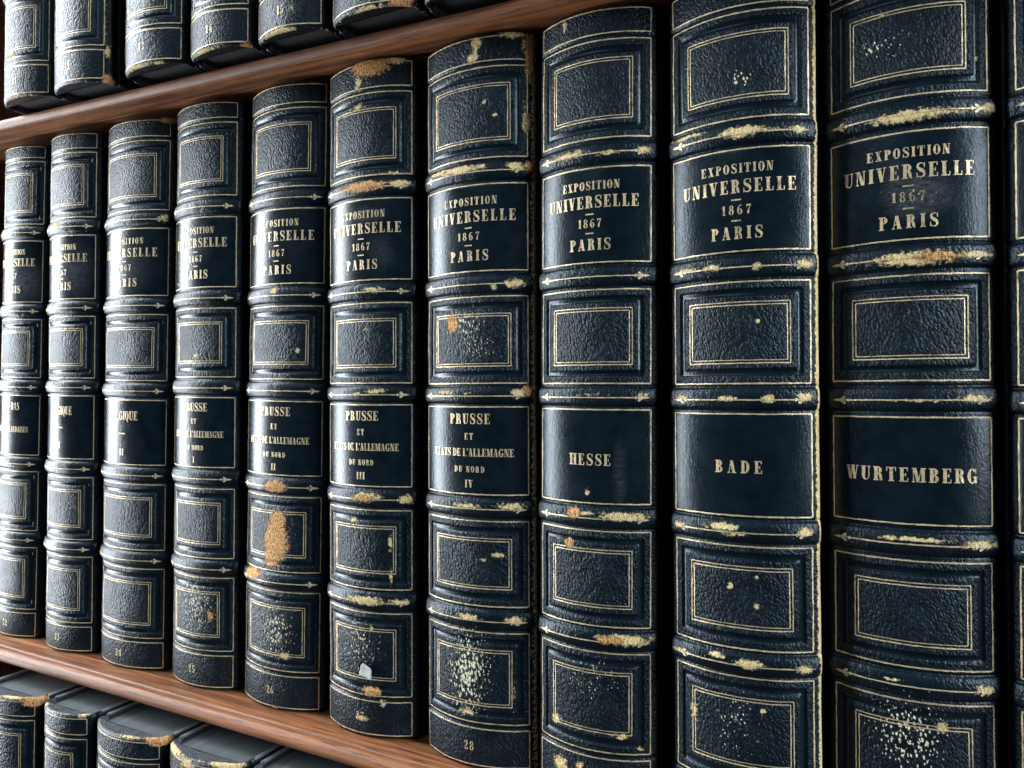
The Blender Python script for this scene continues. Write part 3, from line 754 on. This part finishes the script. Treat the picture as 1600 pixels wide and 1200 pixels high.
# upper row: stands 24 mm further out, only its feet show
GU = 'books of the upper row, only their feet in view'
UP = [
 (-836.7, 17.6, "11", 'upper row book numbered 11, leftmost of its row'),
 (-795.7, 17.9, "12", 'upper row book numbered 12 with a frayed lower right corner and worn side'),
 (-745.0, 17.8, "13", 'upper row book numbered 13 at its foot'),
 (-706.2, 16.2, "14", 'upper row book numbered 14 at its foot'),
 (-668.1, 15.8, "15", 'upper row book numbered 15 with a rubbed pale bottom edge'),
 (-626.6, 17.6, None, 'upper row book with only its bottom edge and a chipped pale corner in view'),
 (-580.0, 20.0, None, 'rightmost upper row book, just a dark sliver of its foot showing'),
]
UW = {0: [('s', -4, 22, 4, 2.2, .9), ('s', 0, 0.3, 14, 1.0, .75)], 1: [('s', 20.5, 14, 1.6, 3.5, 1), ('r', 21.5, 1.0, 3.0, 2.6, 1.1), ('s', 19.5, 25, 2, 30, .5)],
      2: [('s', -4, 0.2, 12, 1.2, .85), ('s', 8, .2, 5, 1.2, .8)], 3: [('s', -4, 0.2, 12, 1.2, .85), ('r', 17, .2, 3, 1.5, .8)],
      4: [('s', -3, 0.1, 11, 1.6, .95), ('s', 5, 8, 3, 3, .6)], 5: [('s', 2, .1, 12, 1.3, .8), ('r', 15, 1.0, 5, 1.8, 1.1)], 6: [('s', -10, 1, 8, 2, .7)]}
for i, (rt, cf, num, lab) in enumerate(UP):
    bz = zs(rt - cf) + 138.0 + 139.3 + .1 - .6
    make_book(lab, GU, rt, -24.0, .004 - .002 * i, bz, 268.5, cf, 0., 0., UW[i], .72, 30 + i, .6, num, title=False, rows=(0, 1), fade=.8)

# lower row: stands 25 mm further out, only its heads show
GL = 'books of the lower row, only their heads in view'
LOW = [
 (-839.7, 19.6, 'lower row book with a torn tan corner, at the left edge of the picture'),
 (-800.8, 15.6, 'narrow lower row book between two thicker ones, head without a torn corner'),
 (-752.8, 20.4, 'thick lower row book with a torn tan right corner, third in its row'),
 (-705.8, 20.0, 'lower row book with a pale frayed rim all round its head'),
 (-659.0, 20.0, 'rightmost lower row book, mostly hidden under the shelf edge'),
]
LW = {0: [('r', 21, 267, 6, 2.4, 1.2), ('s', 10, 268.5, 12, 1.4, .9)], 1: [('s', -14, 268.5, 4, 2, .8), ('s', 15, 268.5, 4, 1.6, .8)],
      2: [('r', 22, 267.5, 5.5, 2.2, 1.2), ('s', 8, 268.5, 10, 1.2, .8)], 3: [('s', -16, 268, 8, 2.2, 1), ('s', -4, 266, 8, 3.2, .85), ('s', 16, 268, 9, 1.8, 1)], 4: []}
for i, (rt, cf, lab) in enumerate(LOW):
    top = -151.9 - 0.0105 * (rt + 780)
    make_book(lab, GL, rt, -25.0, .002, top - 268.5, 268.5, cf, 0., 0., LW[i], .72, 50 + i, .6, None, title=False, rows=(4, 5), fade=.8)

# ------------------------------------------------------------------ bookcase
case = empty('bookcase', 'brown wooden bookcase with thin round-nosed shelves carrying the three rows of books', 'bookcase')
case.location = (-.66, 0, -.1393)
def shelf(T, low=False, x0=-1010., x1=-230.):
    """board with a half round nose standing a touch below its underside; T = top at x = -660"""
    prof = [(225., T), (-12.4, T), (-13.0, T - .12), (-13.5, T - .45)]
    cy, cz, r = -14.6, T - 3.85, 3.25
    if low:                                              # this one has a worn, lower nose
        prof = [(225., T), (-9.0, T), (-11.8, T - .9), (-13.2, T - 1.9)]
        cz, r = T - 4.75, 2.65
    for k in range(0, 21):
        a = math.radians(78 + k * 200 / 20)
        prof.append((cy + r * math.cos(a), cz + r * math.sin(a)))
    prof += [(-13.1, T - 6.5), (-12.6, T - 6.15), (-11.5, T - 6.0), (225., T - 6.0)]
    n = len(prof); N = 24; V = []; F = []
    for j in range(N + 1):
        x = x0 + (x1 - x0) * j / N
        dz = -0.0105 * (x + 660.)
        for (y, z) in prof: V.append(((x + 660.) * MM, y * MM, (z + dz + 139.3) * MM))
    for j in range(N):
        for i in range(n):
            a, b = j * n + i, j * n + (i + 1) % n
            F.append((a, a + n, b + n, b))
    F += [tuple(range(n)), tuple(range(N * n, N * n + n))[::-1]]
    o = mesh_obj('shelf', V, F, WOOD, case)
    sm = [bool(3 <= (k % n) <= n - 4) for k in range(N * n)] + [False, False]
    o.data.polygons.foreach_set('use_smooth', sm)
    bm = bmesh.new(); bm.from_mesh(o.data); bmesh.ops.recalc_face_normals(bm, faces=list(bm.faces)); bm.to_mesh(o.data); bm.free()
    return o
shelf(-139.3); shelf(138.0, True)
shelf(-139.3 - 288.); shelf(138.0 + 284.)
prism_box(None, 'back_panel', -350, 430, 226, 234, -310, 600, 0, WOOD, case)
prism_box(None, 'side_panel', -372, -351, -12, 234, -310, 600, 1.5, WOOD, case)
